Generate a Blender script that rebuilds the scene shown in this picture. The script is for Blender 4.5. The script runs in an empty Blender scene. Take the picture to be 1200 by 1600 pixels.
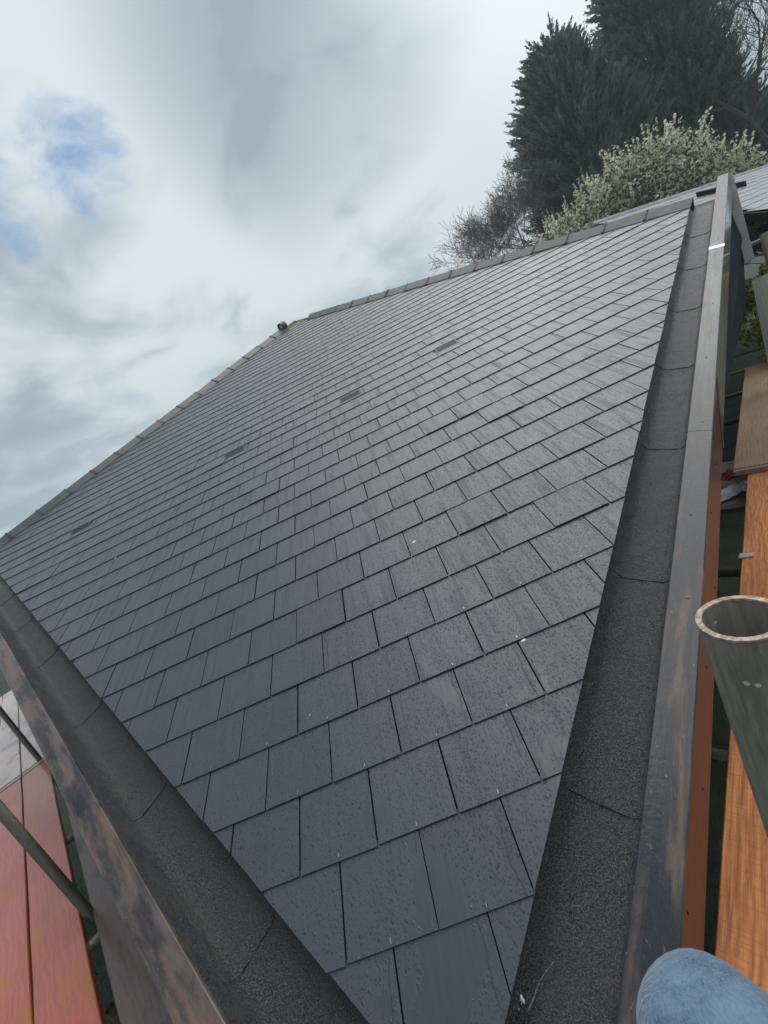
import bpy, bmesh, math, random
import numpy as np
from mathutils import Matrix, Vector

random.seed(7); RNG = np.random.default_rng(7)
S = bpy.context.scene; COL = S.collection
PI = math.pi

# ------------------------------------------------------------------ camera
FPX = 668.0
CAM = np.array([0.92886, -0.93625, 4.82854])
RW = np.array([[0.9025258530569921, -0.02006686879530331, -0.43016788041472936],
               [-0.4227596852737702, -0.2314585592831399, -0.8761855875565381],
               [-0.08198373662484248, 0.9726377825847221, -0.21738079680069067]])
cam = bpy.data.cameras.new('camera'); camo = bpy.data.objects.new('camera', cam); COL.objects.link(camo)
cam.sensor_fit = 'VERTICAL'; cam.sensor_height = 36.0; cam.lens = FPX / 1600 * 36.0
cam.clip_start = 0.02; cam.clip_end = 6000
mw = Matrix.Identity(4)
for i in range(3):
    mw[i][0] = RW[0][i]; mw[i][1] = -RW[1][i]; mw[i][2] = -RW[2][i]; mw[i][3] = CAM[i]
camo.matrix_world = mw
S.camera = camo
S.render.resolution_x, S.render.resolution_y = 768, 1024

# ------------------------------------------------------------------ sky, sun, exposure
SUN_AZ, SUN_EL = math.radians(38), math.radians(62)
sdir = Vector((math.sin(SUN_AZ) * math.cos(SUN_EL), math.cos(SUN_AZ) * math.cos(SUN_EL), math.sin(SUN_EL)))
S.view_settings.view_transform = 'Standard'; S.view_settings.look = 'None'
S.view_settings.exposure = 0.55; S.view_settings.gamma = 1.0; S.view_settings.use_curve_mapping = False
S.cycles.use_denoising = True
S.cycles.max_bounces = 6


class NT:
    """tiny node-tree helper"""
    def __init__(s, tree): s.t = tree; s.n = tree.nodes; s.l = tree.links
    def node(s, kind, **kw):
        n = s.n.new(kind)
        for k, v in kw.items(): setattr(n, k, v)
        return n
    def put(s, sock, v):
        if v is None: return
        if hasattr(v, 'is_output') or isinstance(v, bpy.types.NodeSocket): s.l.new(v, sock)
        elif isinstance(v, (tuple, list)):
            v = tuple(v)
            sock.default_value = v + (1,) if sock.type == 'RGBA' and len(v) == 3 else v
        else: sock.default_value = v
    def math(s, op, a, b=None, c=None, clamp=False):
        n = s.node('ShaderNodeMath', operation=op, use_clamp=clamp)
        s.put(n.inputs[0], a)
        if b is not None: s.put(n.inputs[1], b)
        if c is not None: s.put(n.inputs[2], c)
        return n.outputs[0]
    def vmath(s, op, a, b=None, scale=None):
        n = s.node('ShaderNodeVectorMath', operation=op)
        s.put(n.inputs[0], a)
        if b is not None: s.put(n.inputs[1], b)
        if scale is not None: s.put(n.inputs[3], scale)
        return n.outputs['Value'] if op in ('DOT_PRODUCT', 'LENGTH') else n.outputs[0]
    def noise(s, vec, scale, detail=3, rough=.55, dist=0., out=0):
        n = s.node('ShaderNodeTexNoise'); s.put(n.inputs['Vector'], vec)
        n.inputs['Scale'].default_value = scale; n.inputs['Detail'].default_value = detail
        n.inputs['Roughness'].default_value = rough; n.inputs['Distortion'].default_value = dist
        return n.outputs[out]
    def voro(s, vec, scale, feature='F1', out=0, rand=1.):
        n = s.node('ShaderNodeTexVoronoi', feature=feature); s.put(n.inputs['Vector'], vec)
        n.inputs['Scale'].default_value = scale; n.inputs['Randomness'].default_value = rand
        return n.outputs[out]
    def ramp(s, x, lo, hi, a=0., b=1., smooth=True):
        n = s.node('ShaderNodeMapRange', interpolation_type='SMOOTHSTEP' if smooth else 'LINEAR')
        s.put(n.inputs[0], x)
        for i, v in ((1, lo), (2, hi), (3, a), (4, b)): s.put(n.inputs[i], v)
        return n.outputs[0]
    def mix(s, f, a, b, mode='MIX'):
        n = s.node('ShaderNodeMix', data_type='RGBA', blend_type=mode)
        s.put(n.inputs[0], f); s.put(n.inputs[6], a); s.put(n.inputs[7], b)
        return n.outputs[2]
    def map(s, vec, scale=(1, 1, 1), loc=(0, 0, 0), rot=(0, 0, 0)):
        n = s.node('ShaderNodeMapping'); s.put(n.inputs[0], vec)
        n.inputs[1].default_value = loc; n.inputs[2].default_value = rot; n.inputs[3].default_value = scale
        return n.outputs[0]
    def bump(s, h, strength=.3, dist=.01, normal=None):
        n = s.node('ShaderNodeBump'); s.put(n.inputs['Height'], h)
        n.inputs['Strength'].default_value = strength; n.inputs['Distance'].default_value = dist
        if normal is not None: s.put(n.inputs['Normal'], normal)
        return n.outputs[0]


world = bpy.data.worlds.new('World'); S.world = world; world.use_nodes = True
w = NT(world.node_tree); w.n.clear()
wo = w.node('ShaderNodeOutputWorld'); bg = w.node('ShaderNodeBackground'); bg.inputs[1].default_value = 0.1
sky = w.node('ShaderNodeTexSky', sky_type='NISHITA'); sky.sun_disc = False
sky.sun_elevation = SUN_EL; sky.sun_rotation = SUN_AZ; sky.air_density = 1.2; sky.dust_density = 1.0
tc = w.node('ShaderNodeTexCoord'); D = tc.outputs['Generated']
sep = w.node('ShaderNodeSeparateXYZ'); w.l.new(D, sep.inputs[0])
zz = w.math('ADD', w.math('MAXIMUM', sep.outputs[2], 0.0), 0.30)
cmb = w.node('ShaderNodeCombineXYZ')
w.put(cmb.inputs[0], w.math('DIVIDE', sep.outputs[0], zz)); w.put(cmb.inputs[1], w.math('DIVIDE', sep.outputs[1], zz))
cmb.inputs[2].default_value = 0.6
P = cmb.outputs[0]
big = w.noise(P, 1.15, 5, .52, .25)
mid = w.noise(w.map(P, (1, 1, 1), (5.2, 1.7, 2.0)), 1.7, 5, .55, .35)
wisp = w.noise(w.map(P, (1, 1, 1), (2.3, 7.1, 1.0)), 3.1, 6, .55, .6)
def toward(az, el):
    a, e = math.radians(az), math.radians(el)
    return w.vmath('DOT_PRODUCT', D, (math.sin(a) * math.cos(e), math.cos(a) * math.cos(e), math.sin(e)))
hole = w.math('MAXIMUM', w.math('MAXIMUM', w.ramp(toward(-17.8, 33), .989, .9995), w.ramp(toward(-26.5, 30.4), .989, .9995)), w.math('MULTIPLY', w.ramp(toward(-22.2, 32.2), .992, .9995), .8))   # a torn gap in the cloud deck
torn = w.noise(w.map(P, (1, 1, 1), (8.1, 3.3, 2.0)), 6.5, 6, .6, .4)
gap = w.ramp(w.math('ADD', hole, w.math('ADD', w.math('SUBTRACT', w.math('MULTIPLY', torn, 1.3), .65), w.math('SUBTRACT', w.math('MULTIPLY', wisp, .9), .45))), .74, 1.25)
cover = w.math('SUBTRACT', 1.0, w.math('MULTIPLY', gap, w.ramp(hole, .02, .2)), clamp=True)
tone = w.math('ADD', w.ramp(w.math('ADD', big, w.math('MULTIPLY', w.math('SUBTRACT', wisp, .5), .55)), .36, .64), w.math('SUBTRACT', w.math('MULTIPLY', w.ramp(toward(21, 21), .93, 1.0), .45), w.math('MULTIPLY', w.ramp(toward(11, 35), .93, 1.0), .95)), clamp=True)
glow = w.ramp(toward(46, 38), .88, 1.0)
low = w.ramp(sep.outputs[2], 0.0, .35, 1.0, 0.0)
grey = w.mix(tone, (2.45, 3.0, 3.4), (5.1, 5.6, 5.85))
grey = w.mix(w.math('MULTIPLY', low, .45), grey, (3.2, 4.1, 4.6))
grey = w.mix(w.math('MULTIPLY', glow, .85), grey, (7.0, 7.6, 8.1))
blue = w.mix(.55, sky.outputs[0], (1.45, 2.45, 3.9))
w.put(bg.inputs[0], w.mix(cover, blue, grey)); w.l.new(bg.outputs[0], wo.inputs[0])

sun = bpy.data.lights.new('sun', 'SUN'); sun.energy = 1.4; sun.angle = math.radians(60); sun.color = (1.0, .96, .9)
suno = bpy.data.objects.new('sun', sun); COL.objects.link(suno)
suno.rotation_euler = sdir.to_track_quat('Z', 'Y').to_euler()

# ------------------------------------------------------------------ measuring helpers
PIT = math.radians(22); ca, sa = math.cos(PIT), math.sin(PIT); Z0 = 3.4
MR = np.array([[1, 0, 0], [0, ca, -sa], [0, sa, ca]])
def ray(x, y):
    d = RW.T @ np.array([(x - 600) / FPX, (y - 800) / FPX, 1.0]); return d / np.linalg.norm(d)
def at(x, y, dist): return CAM + ray(x, y) * dist
def onz(x, y, z): d = ray(x, y); return CAM + d * ((z - CAM[2]) / d[2])
def r2w(p): return MR @ np.asarray(p, float) + [0, 0, Z0]
def w2r(p): return MR.T @ (np.asarray(p, float) - [0, 0, Z0])
DOWN = np.array([0, -sa, -ca])                                    # plumb line in roof coordinates
def px(X): c = RW @ (np.asarray(X, float) - CAM); return 600 + FPX * c[0] / c[2], 800 + FPX * c[1] / c[2]

# ------------------------------------------------------------------ object helpers
def tag(o, label=None, cat=None, group=None, kind=None):
    for k, v in (('label', label), ('category', cat), ('group', group), ('kind', kind)):
        if v: o[k] = v
    return o
def empty(name, loc=(0, 0, 0), rot=(0, 0, 0), **kw):
    o = bpy.data.objects.new(name, None); COL.objects.link(o); o.location = loc; o.rotation_euler = rot
    o.empty_display_size = .1
    return tag(o, **kw)
def obj(name, verts, faces, mat, parent=None, uv=None, smooth=False, **kw):
    me = bpy.data.meshes.new(name)
    me.from_pydata([tuple(map(float, v)) for v in verts], [], [tuple(f) for f in faces])
    if uv is not None:
        l = me.uv_layers.new(name='UVMap')
        vi = np.empty(len(me.loops), int); me.loops.foreach_get('vertex_index', vi)
        l.data.foreach_set('uv', np.asarray(uv, np.float32)[vi].ravel())
    if smooth: me.polygons.foreach_set('use_smooth', [True] * len(me.polygons))
    me.materials.append(mat); me.update()
    o = bpy.data.objects.new(name, me); COL.objects.link(o)
    if parent: o.parent = parent
    return tag(o, **kw)
class MB:
    """collects vertices, faces and uv of one mesh"""
    def __init__(s): s.v = []; s.f = []; s.uv = []
    def add(s, vs, fs, uv=None):
        b = len(s.v); s.v += [tuple(x) for x in vs]; s.f += [tuple(i + b for i in f) for f in fs]
        s.uv += list(uv) if uv is not None else [(0, 0)] * len(vs)
    def hexa(s, c):   # 8 corners: bottom 4 (ccw), top 4
        L = np.linalg.norm(np.asarray(c[1]) - c[0]); W = np.linalg.norm(np.asarray(c[3]) - c[0])
        s.add(c, [(3, 2, 1, 0), (4, 5, 6, 7), (0, 1, 5, 4), (1, 2, 6, 5), (2, 3, 7, 6), (3, 0, 4, 7)],
              [(0, 0), (L, 0), (L, W), (0, W)] * 2)
    def prism(s, poly, lo, hi):
        n = len(poly); vs = [lo(p) for p in poly] + [hi(p) for p in poly]
        s.add(vs, [tuple(range(n - 1, -1, -1)), tuple(range(n, 2 * n))] + [(i, (i + 1) % n, n + (i + 1) % n, n + i) for i in range(n)],
              [tuple(p[:2]) for p in poly] * 2)
    def tube(s, a, b, ra, rb=None, n=12, caps=True, wall=None):
        a, b = np.asarray(a, float), np.asarray(b, float); rb = ra if rb is None else rb
        d = b - a; d /= np.linalg.norm(d); q = np.cross(d, [0, 0, 1] if abs(d[2]) < .9 else [1, 0, 0]); q /= np.linalg.norm(q); r = np.cross(d, q)
        cs = [(math.cos(2 * PI * i / n), math.sin(2 * PI * i / n)) for i in range(n)]
        L = np.linalg.norm(b - a)
        rings = [(a, ra), (b, rb)]
        if wall: rings += [(b, rb - wall), (a, ra - wall)]
        vs = []; uv = []
        for k, (p, rad) in enumerate(rings):
            for i, (c, t) in enumerate(cs): vs.append(p + (q * c + r * t) * rad); uv.append((i / n, L if k in (1, 2) else 0))
        fs = []
        for k in range(len(rings) - 1): fs += [(k * n + i, k * n + (i + 1) % n, (k + 1) * n + (i + 1) % n, (k + 1) * n + i) for i in range(n)]
        if wall: k = len(rings) - 1; fs += [(k * n + i, k * n + (i + 1) % n, (i + 1) % n, i) for i in range(n)]
        elif caps: fs += [tuple(range(n - 1, -1, -1)), tuple(range(n, 2 * n))]
        s.add(vs, fs, uv)
    def build(s, name, mat, parent=None, smooth=False, **kw):
        return obj(name, s.v, s.f, mat, parent, s.uv, smooth, **kw)
def big_mesh(name, V, F, mat, parent=None, **kw):
    """numpy quads / triangles -> one object"""
    me = bpy.data.meshes.new(name); V = np.asarray(V, np.float32); F = np.asarray(F, np.int32)
    k = F.shape[1]
    me.vertices.add(len(V)); me.vertices.foreach_set('co', V.ravel())
    me.loops.add(F.size); me.loops.foreach_set('vertex_index', F.ravel())
    me.polygons.add(len(F)); me.polygons.foreach_set('loop_start', np.arange(0, F.size, k, dtype=np.int32))
    me.update(); me.validate(); me.materials.append(mat)
    o = bpy.data.objects.new(name, me); COL.objects.link(o)
    if parent: o.parent = parent
    return tag(o, **kw)

# ------------------------------------------------------------------ materials
def material(name):
    m = bpy.data.materials.new(name); m.use_nodes = True
    t = NT(m.node_tree); b = t.n['Principled BSDF']
    return m, t, b
def uvn(t): return t.node('ShaderNodeUVMap').outputs[0]
def geo(t, out='Position'): return t.node('ShaderNodeNewGeometry').outputs[out]
def plain(name, col, rough=.6, metal=0., noise_scale=None, amt=.25, bump=0.):
    m, t, b = material(name); b.inputs['Roughness'].default_value = rough; b.inputs['Metallic'].default_value = metal
    if noise_scale:
        n = t.noise(geo(t), noise_scale, 5, .6)
        t.put(b.inputs['Base Color'], t.mix(t.ramp(n, .3, .7), tuple(c * (1 - amt) for c in col), tuple(min(1, c * (1 + amt)) for c in col)))
        if bump: t.put(b.inputs['Normal'], t.bump(n, bump, .005))
    else: b.inputs['Base Color'].default_value = (*col, 1)
    return m

def slate_material():
    m, t, b = material('wet fibre slate'); u = uvn(t)
    oi = t.node('ShaderNodeObjectInfo').outputs['Random']; isl = geo(t, 'Random Per Island')
    rnd = t.math('FRACT', t.math('ADD', oi, isl))
    rc = t.node('ShaderNodeCombineXYZ'); t.put(rc.inputs[2], t.math('MULTIPLY', rnd, 40.0))
    uo = t.vmath('ADD', u, rc.outputs[0])
    grain = t.noise(t.map(uo, (70, 5, 1)), 1.0, 4, .65, .2)             # streaks running down the slope
    fine = t.noise(t.map(uo, (260, 60, 1)), 1.0, 3, .6)
    blot = t.noise(u, 1.1, 4, .6); tint = t.noise(t.map(u, (1, .5, 1)), .35, 2)
    base = t.mix(rnd, (.029, .034, .049), (.041, .047, .064))
    base = t.mix(t.math('MULTIPLY', t.ramp(tint, .45, .7), .5), base, (.052, .047, .063))
    base = t.mix(t.math('MULTIPLY', t.ramp(grain, .45, .75), .35), base, (.034, .039, .049))
    wet = t.noise(t.map(u, (1.6, 1.0, 1)), 2.1, 4, .62, .3)             # film of water: smooth, darker
    nearby = t.node('ShaderNodeSeparateXYZ'); t.put(nearby.inputs[0], u)
    lowzone = t.ramp(nearby.outputs[1], .0, .9, .085, 0.0)
    film = t.ramp(t.math('ADD', wet, lowzone), .60, .625)
    film = t.math('MULTIPLY', film, t.ramp(nearby.outputs[1], .9, 1.7, 1.0, .0))
    dry = t.noise(t.map(uo, (26, 2.2, 1)), 1.0, 3, .6, .4)              # dull streaks between the trickles
    drym = t.ramp(dry, .5, .64)
    base = t.mix(t.math('MULTIPLY', film, .45), base, (.028, .033, .043))
    base = t.mix(t.math('MULTIPLY', drym, .08), base, (.026, .030, .041))
    t.put(b.inputs['Base Color'], base)
    t.put(b.inputs['Coat Weight'], t.math('SUBTRACT', .62, t.math('MULTIPLY', drym, .15)))
    rough = t.math('ADD', t.ramp(grain, .3, .7, .36, .50), t.math('MULTIPLY', drym, .12))
    rough = t.math('SUBTRACT', rough, t.math('MULTIPLY', film, .13), clamp=True)
    t.put(b.inputs['Roughness'], rough)
    b.inputs['IOR'].default_value = 1.5; b.inputs['Coat Weight'].default_value = .75; b.inputs['Coat Roughness'].default_value = .40; b.inputs['Coat IOR'].default_value = 1.4
    # drops: two sizes of domes, drawn out down the slope, none on the film
    jig = t.vmath('ADD', u, t.vmath('SCALE', t.noise(u, 60, 2, .5, 0, 1), None, .006))
    d1 = t.voro(t.map(jig, (1, .58, 1)), 140); d2 = t.voro(t.map(jig, (1, .5, 1), (3, 1, 0)), 72)
    pick = t.noise(u, 26, 2)
    h1 = t.ramp(d1, .36, .12); h2 = t.math('MULTIPLY', t.ramp(d2, .30, .10), t.ramp(pick, .44, .52))
    drops = t.math('MULTIPLY', t.math('MAXIMUM', t.math('MULTIPLY', h1, .55), h2), t.math('SUBTRACT', 1.0, film))
    # trickles: thin wandering lines down the slates
    wob = t.math('MULTIPLY', t.math('SUBTRACT', t.noise(t.map(u, (1, 1, 1)), 9, 3), .5), .05)
    tx = t.math('ADD', t.math('ADD', nearby.outputs[0], wob), t.math('MULTIPLY', t.math('FLOOR', t.math('DIVIDE', nearby.outputs[1], .2567)), .137))
    fr = t.math('ABSOLUTE', t.math('SUBTRACT', t.math('FRACT', t.math('DIVIDE', tx, .29)), .5))
    tr = t.math('MULTIPLY', t.ramp(fr, .012, .004), t.ramp(t.noise(u, 2.3, 2), .46, .52))
    hgt = t.math('ADD', t.math('MULTIPLY', drops, 1.0), t.math('MULTIPLY', tr, .9))
    n1 = t.bump(t.math('ADD', grain, t.math('MULTIPLY', fine, .5)), .22, .004)
    t.put(b.inputs['Normal'], t.bump(hgt, 1.0, .0034, n1))
    return m
SLATE = slate_material()

def felt_material(name, moss=False):
    m, t, b = material(name); p = geo(t)
    g = t.noise(p, 210, 3, .75); g2 = t.noise(p, 95, 3, .65); bl = t.noise(p, 5, 4, .6)
    col = t.mix(t.ramp(g, .42, .66), (.011, .011, .014), (.125, .125, .133))
    col = t.mix(t.math('MULTIPLY', t.ramp(bl, .4, .7), .5), col, (.058, .058, .062))
    if moss:
        col = t.mix(t.math('MULTIPLY', t.ramp(t.noise(p, 14, 4, .6), .48, .66), .45), col, (.062, .062, .052))
    sp = t.voro(p, 90); spk = t.math('MULTIPLY', t.ramp(sp, .10, .05), t.ramp(t.noise(p, 12, 2), .55, .6))
    col = t.mix(t.math('MULTIPLY', spk, .7), col, (.5, .49, .46))
    t.put(b.inputs['Base Color'], col)
    t.put(b.inputs['Roughness'], t.ramp(bl, .35, .65, .26, .44))
    t.put(b.inputs['Normal'], t.bump(t.math('ADD', g, t.math('MULTIPLY', g2, 1.2)), .8, .006, t.bump(t.noise(t.map(p, (1, 1, 1)), 7, 4, .55, .5), .7, .03)))
    return m
FELT = felt_material('black mineral felt'); FELT_MOSS = felt_material('black mineral felt, silted', True)

def cap_material(name, BLK, SU=.42):
    m, t, b = material(name); u = uvn(t); p = geo(t)
    grain = t.noise(t.map(u, (3, 60, 1)), 1, 4, .6)
    big = t.noise(t.map(u, (SU, 2.4, 1)), 3.6, 6, .62, .2)
    bm_ = t.noise(t.map(u, (1.6, 4, 1), (4, 2, 0)), 4.0, 5, .65, .2)
    col = t.mix(t.ramp(grain, .3, .7), (.105, .064, .050), (.165, .102, .080))
    col = t.mix(t.ramp(bm_, .42, .66), col, (.11, .098, .090))
    blk = t.ramp(big, BLK[0], BLK[1])
    col = t.mix(t.math('MULTIPLY', blk, .92), col, (.012, .018, .027))
    b.inputs['Specular IOR Level'].default_value = .42
    pale = t.math('MULTIPLY', t.ramp(t.noise(u, 40, 4, .7), .62, .72), .5)
    col = t.mix(pale, col, (.28, .24, .21))
    t.put(b.inputs['Base Color'], col)
    t.put(b.inputs['Roughness'], t.math('ADD', t.ramp(big, .4, .6, .34, .22), t.math('MULTIPLY', t.math('SUBTRACT', grain, .5), .2)))
    t.put(b.inputs['Normal'], t.bump(t.math('ADD', t.noise(u, 55, 4, .65), t.math('MULTIPLY', grain, .6)), .22, .005))
    return m
CAP = cap_material('stained wet capping', (.34, .50)); CAPL = cap_material('mottled pink and navy capping', (.41, .62), .7)

def wood_material(name, dark, light, rough=(.45, .65), wetness=0., stain=None, knots=True, SAW=.3):
    m, t, b = material(name); u = uvn(t)
    oi = t.node('ShaderNodeObjectInfo').outputs['Random']
    rc = t.node('ShaderNodeCombineXYZ'); t.put(rc.inputs[2], t.math('MULTIPLY', oi, 30.0)); t.put(rc.inputs[0], t.math('MULTIPLY', oi, 3.0))
    q = t.vmath('ADD', u, rc.outputs[0])
    warp = t.noise(t.map(q, (1.2, 5, 1)), 1, 2)
    wv = t.node('ShaderNodeTexWave', wave_type='BANDS', bands_direction='Y'); t.put(wv.inputs[0], t.map(q, (.35, 1, 1)))
    wv.inputs['Scale'].default_value = 11; wv.inputs['Distortion'].default_value = 9; wv.inputs['Detail'].default_value = 3
    wv.inputs['Detail Scale'].default_value = 1.4
    fine = t.noise(t.map(q, (6, 190, 1)), 1, 4, .65)
    saw = t.noise(t.map(q, (300, 14, 1)), 1, 2)
    f = t.math('ADD', t.math('MULTIPLY', wv.outputs[1], .16), t.math('MULTIPLY', fine, .85))
    col = t.mix(t.ramp(f, .2, .85), dark, light)
    col = t.mix(t.math('MULTIPLY', t.ramp(warp, .35, .7), .4), col, tuple(c * .6 for c in dark))
    if knots:
        k = t.voro(t.map(q, (1.6, 4.5, 1)), 1.25)
        kk = t.ramp(t.math('ADD', k, t.math('MULTIPLY', t.noise(q, 30, 3), .06)), .12, .05)
        col = t.mix(t.math('MULTIPLY', kk, .95), col, tuple(c * .22 for c in dark))
    r = t.ramp(fine, .3, .7, rough[0], rough[1])
    col = t.mix(t.math('MULTIPLY', t.ramp(saw, .5, .7), SAW), col, tuple(c * .55 for c in dark))
    scf = t.ramp(t.noise(t.map(q, (3, 16, 1), (0, 3, 0)), 2.0, 4, .65), .64, .70)
    col = t.mix(t.math('MULTIPLY', scf, .45), col, tuple(c * .35 for c in dark))
    if stain:
        st = t.ramp(t.noise(t.map(q, (1, 2.2, 1)), 2.4, 5, .62, .6), .52, .60)
        col = t.mix(t.math('MULTIPLY', st, .8), col, stain)
        r = t.math('ADD', r, t.math('MULTIPLY', st, .12))
    t.put(b.inputs['Base Color'], col); t.put(b.inputs['Roughness'], r)
    if wetness:
        b.inputs['Coat Weight'].default_value = wetness; b.inputs['Coat Roughness'].default_value = .11
    h = t.math('ADD', fine, t.math('MULTIPLY', saw, .35))
    t.put(b.inputs['Normal'], t.bump(h, .35, .004))
    return m
ORANGE = wood_material('orange sawn timber', (.36, .10, .03), (.90, .38, .14), (.65, .85))
TAN = wood_material('weathered tan timber', (.26, .15, .085), (.50, .33, .20), (.5, .7))
REDWET = wood_material('wet red stained timber', (.36, .070, .038), (.54, .130, .075), (.38, .55), .7, (.40, .12, .03))
SHEENWET = wood_material('pale wet timber', (.62, .44, .39), (.78, .60, .54), (.4, .55), 1.0, (.36, .20, .14))  # sky reflection on the far boards put into a paler base colour
DARKWET = wood_material('wet dark timber', (.085, .052, .046), (.16, .10, .088), (.36, .52), .35, (.045, .04, .045))
FACE = wood_material('planed fascia timber', (.085, .028, .020), (.150, .055, .040), (.36, .5), .25, None, False, .08)
TANFACE = wood_material('weathered fascia timber', (.24, .18, .14), (.36, .29, .235), (.36, .5), 1.0, None, False)
GREYWOOD = wood_material('grey weathered timber', (.075, .075, .072), (.15, .15, .14), (.6, .8))
PALEWOOD = wood_material('pale grey timber', (.34, .32, .28), (.50, .48, .43), (.4, .55), .3)
YELLOW = plain('raw pale timber', (.50, .40, .27), .7, 0, 20)
TILE = plain('grey clayware ridge', (.046, .057, .066), .42, 0, 9, .25, .1)
TILEDARK = plain('black ridge union', (.022, .027, .03), .5)
MEMB = plain('joint shade black membrane', (.006, .006, .007), .8)
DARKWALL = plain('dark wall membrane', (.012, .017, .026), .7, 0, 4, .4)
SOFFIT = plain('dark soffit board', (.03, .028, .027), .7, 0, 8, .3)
def steel():
    m, t, b = material('dull scaffold steel'); p = geo(t)
    st = t.noise(t.map(p, (190, 190, 22)), 1, 5, .65); bl = t.noise(p, 9, 4, .6); sp = t.voro(p, 60)
    col = t.mix(t.ramp(st, .3, .7), (.062, .059, .049), (.130, .123, .102)); col = t.mix(t.math('MULTIPLY', t.ramp(bl, .5, .72), .5), col, (.11, .085, .06))
    col = t.mix(t.math('MULTIPLY', t.math('MULTIPLY', t.ramp(sp, .13, .08), t.ramp(t.noise(p, 14, 2), .55, .6)), .8), col, (.34, .33, .31))
    t.put(b.inputs['Base Color'], col); b.inputs['Metallic'].default_value = .35; t.put(b.inputs['Roughness'], t.ramp(st, .3, .7, .42, .6))
    t.put(b.inputs['Normal'], t.bump(t.math('ADD', st, bl), .2, .003)); return m
STEEL = steel()
STEELBRIGHT = plain('bright worn steel', (.42, .42, .40), .4, .7, 40, .3)
RIM = plain('sawn tube rim', (.36, .27, .22), .55, .2, 220, .55)
REDPAINT = plain('red painted steel', (.42, .02, .03), .45)
PETAL = plain('white petal', (.8, .78, .72), .6)
RIVET = plain('copper disc rivet', (.30, .28, .25), .35, .6)
WHITESHEET = plain('white plastic sheet', (.62, .64, .66), .4, 0, 12, .15)
RUSTY = plain('rusty screw head', (.16, .10, .07), .6)
SCREW = plain('dark screw head', (.02, .018, .016), .5)
VENT = plain('slate grey plastic vent', (.045, .053, .056), .5, 0, 30, .2)
GRILLE = plain('dark vent opening', (.014, .017, .018), .6)
PALE = plain('pale zinc strip', (.62, .63, .63), .35, .3, 20, .1)

# ------------------------------------------------------------------ ground
def ground():
    m, t, b = material('dark garden ground'); p = geo(t)
    n = t.noise(p, 1.7, 5, .65); f = t.noise(p, 24, 4, .7)
    col = t.mix(t.ramp(n, .4, .6), (.012, .016, .008), (.028, .040, .014))
    col = t.mix(t.math('MULTIPLY', t.ramp(f, .5, .7), .6), col, (.035, .03, .022))
    t.put(b.inputs['Base Color'], col); b.inputs['Roughness'].default_value = .9
    t.put(b.inputs['Normal'], t.bump(f, .8, .05))
    R = 3000; n = 48
    vs = [(0, 0, 0)] + [(R * math.cos(2 * PI * i / n), R * math.sin(2 * PI * i / n), 0) for i in range(n)]
    obj('ground', vs, [(0, i + 1, (i + 1) % n + 1) for i in range(n)], m, kind='structure')
    # tufts of grass under the scaffold
    mg = plain('dark grass', (.020, .032, .012), .7, 0, 6, .4)
    N = 9000
    c = np.c_[RNG.uniform(-7, 7, N), RNG.uniform(-3, 8, N), np.zeros(N)]
    keep = (c[:, 1] < np.abs(c[:, 0] - .43) * .98 - .3); c = c[keep]; N = len(c)
    a = RNG.uniform(0, 2 * PI, N); h = RNG.uniform(.05, .2, N); wd = .008
    s = np.c_[np.cos(a), np.sin(a), 0 * a] * wd; tip = c + np.c_[np.cos(a + 1.3) * h * .5, np.sin(a + 1.3) * h * .5, h]
    V = np.stack([c - s, c + s, tip], 1).reshape(-1, 3)
    big_mesh('grass', V, np.arange(3 * N).reshape(-1, 3), mg, kind='stuff')
ground()

# ------------------------------------------------------------------ the slate roof (children live in roof coordinates u, v, n)
ROOF = empty('slate_roof', (0, 0, Z0), (PIT, 0, 0),
             label='large square roof of wet dark grey slates tilted down to its near corner', cat='roof')
SW = .303; G = .25677
VB, VR, VA, VL = [np.array(x) for x in ((.43, -.363), (5.379, 5.204), (.082, 10.915), (-4.887, 5.26))]
def unit(v): return v / np.linalg.norm(v)
eR, eL = unit(VR - VB), unit(VL - VB)
oR, oL = np.array([eR[1], -eR[0]]), np.array([-eL[1], eL[0]])
LR, LL = np.linalg.norm(VR - VB), np.linalg.norm(VL - VB)

def clip(poly, a, n):   # keep (p-a).n <= 0
    out = []
    for i in range(len(poly)):
        p, q = poly[i], poly[(i + 1) % len(poly)]; dp, dq = (p - a) @ n, (q - a) @ n
        if dp <= 0: out.append(p)
        if dp * dq < 0: out.append(p + (q - p) * dp / (dp - dq))
    return out
def area(poly): return .5 * abs(sum(poly[i][0] * poly[(i + 1) % len(poly)][1] - poly[(i + 1) % len(poly)][0] * poly[i][1] for i in range(len(poly))))
hR, hL = unit(VA - VR), unit(VA - VL)
nHR, nHL = np.array([hR[1], -hR[0]]), np.array([-hL[1], hL[0]])

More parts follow.
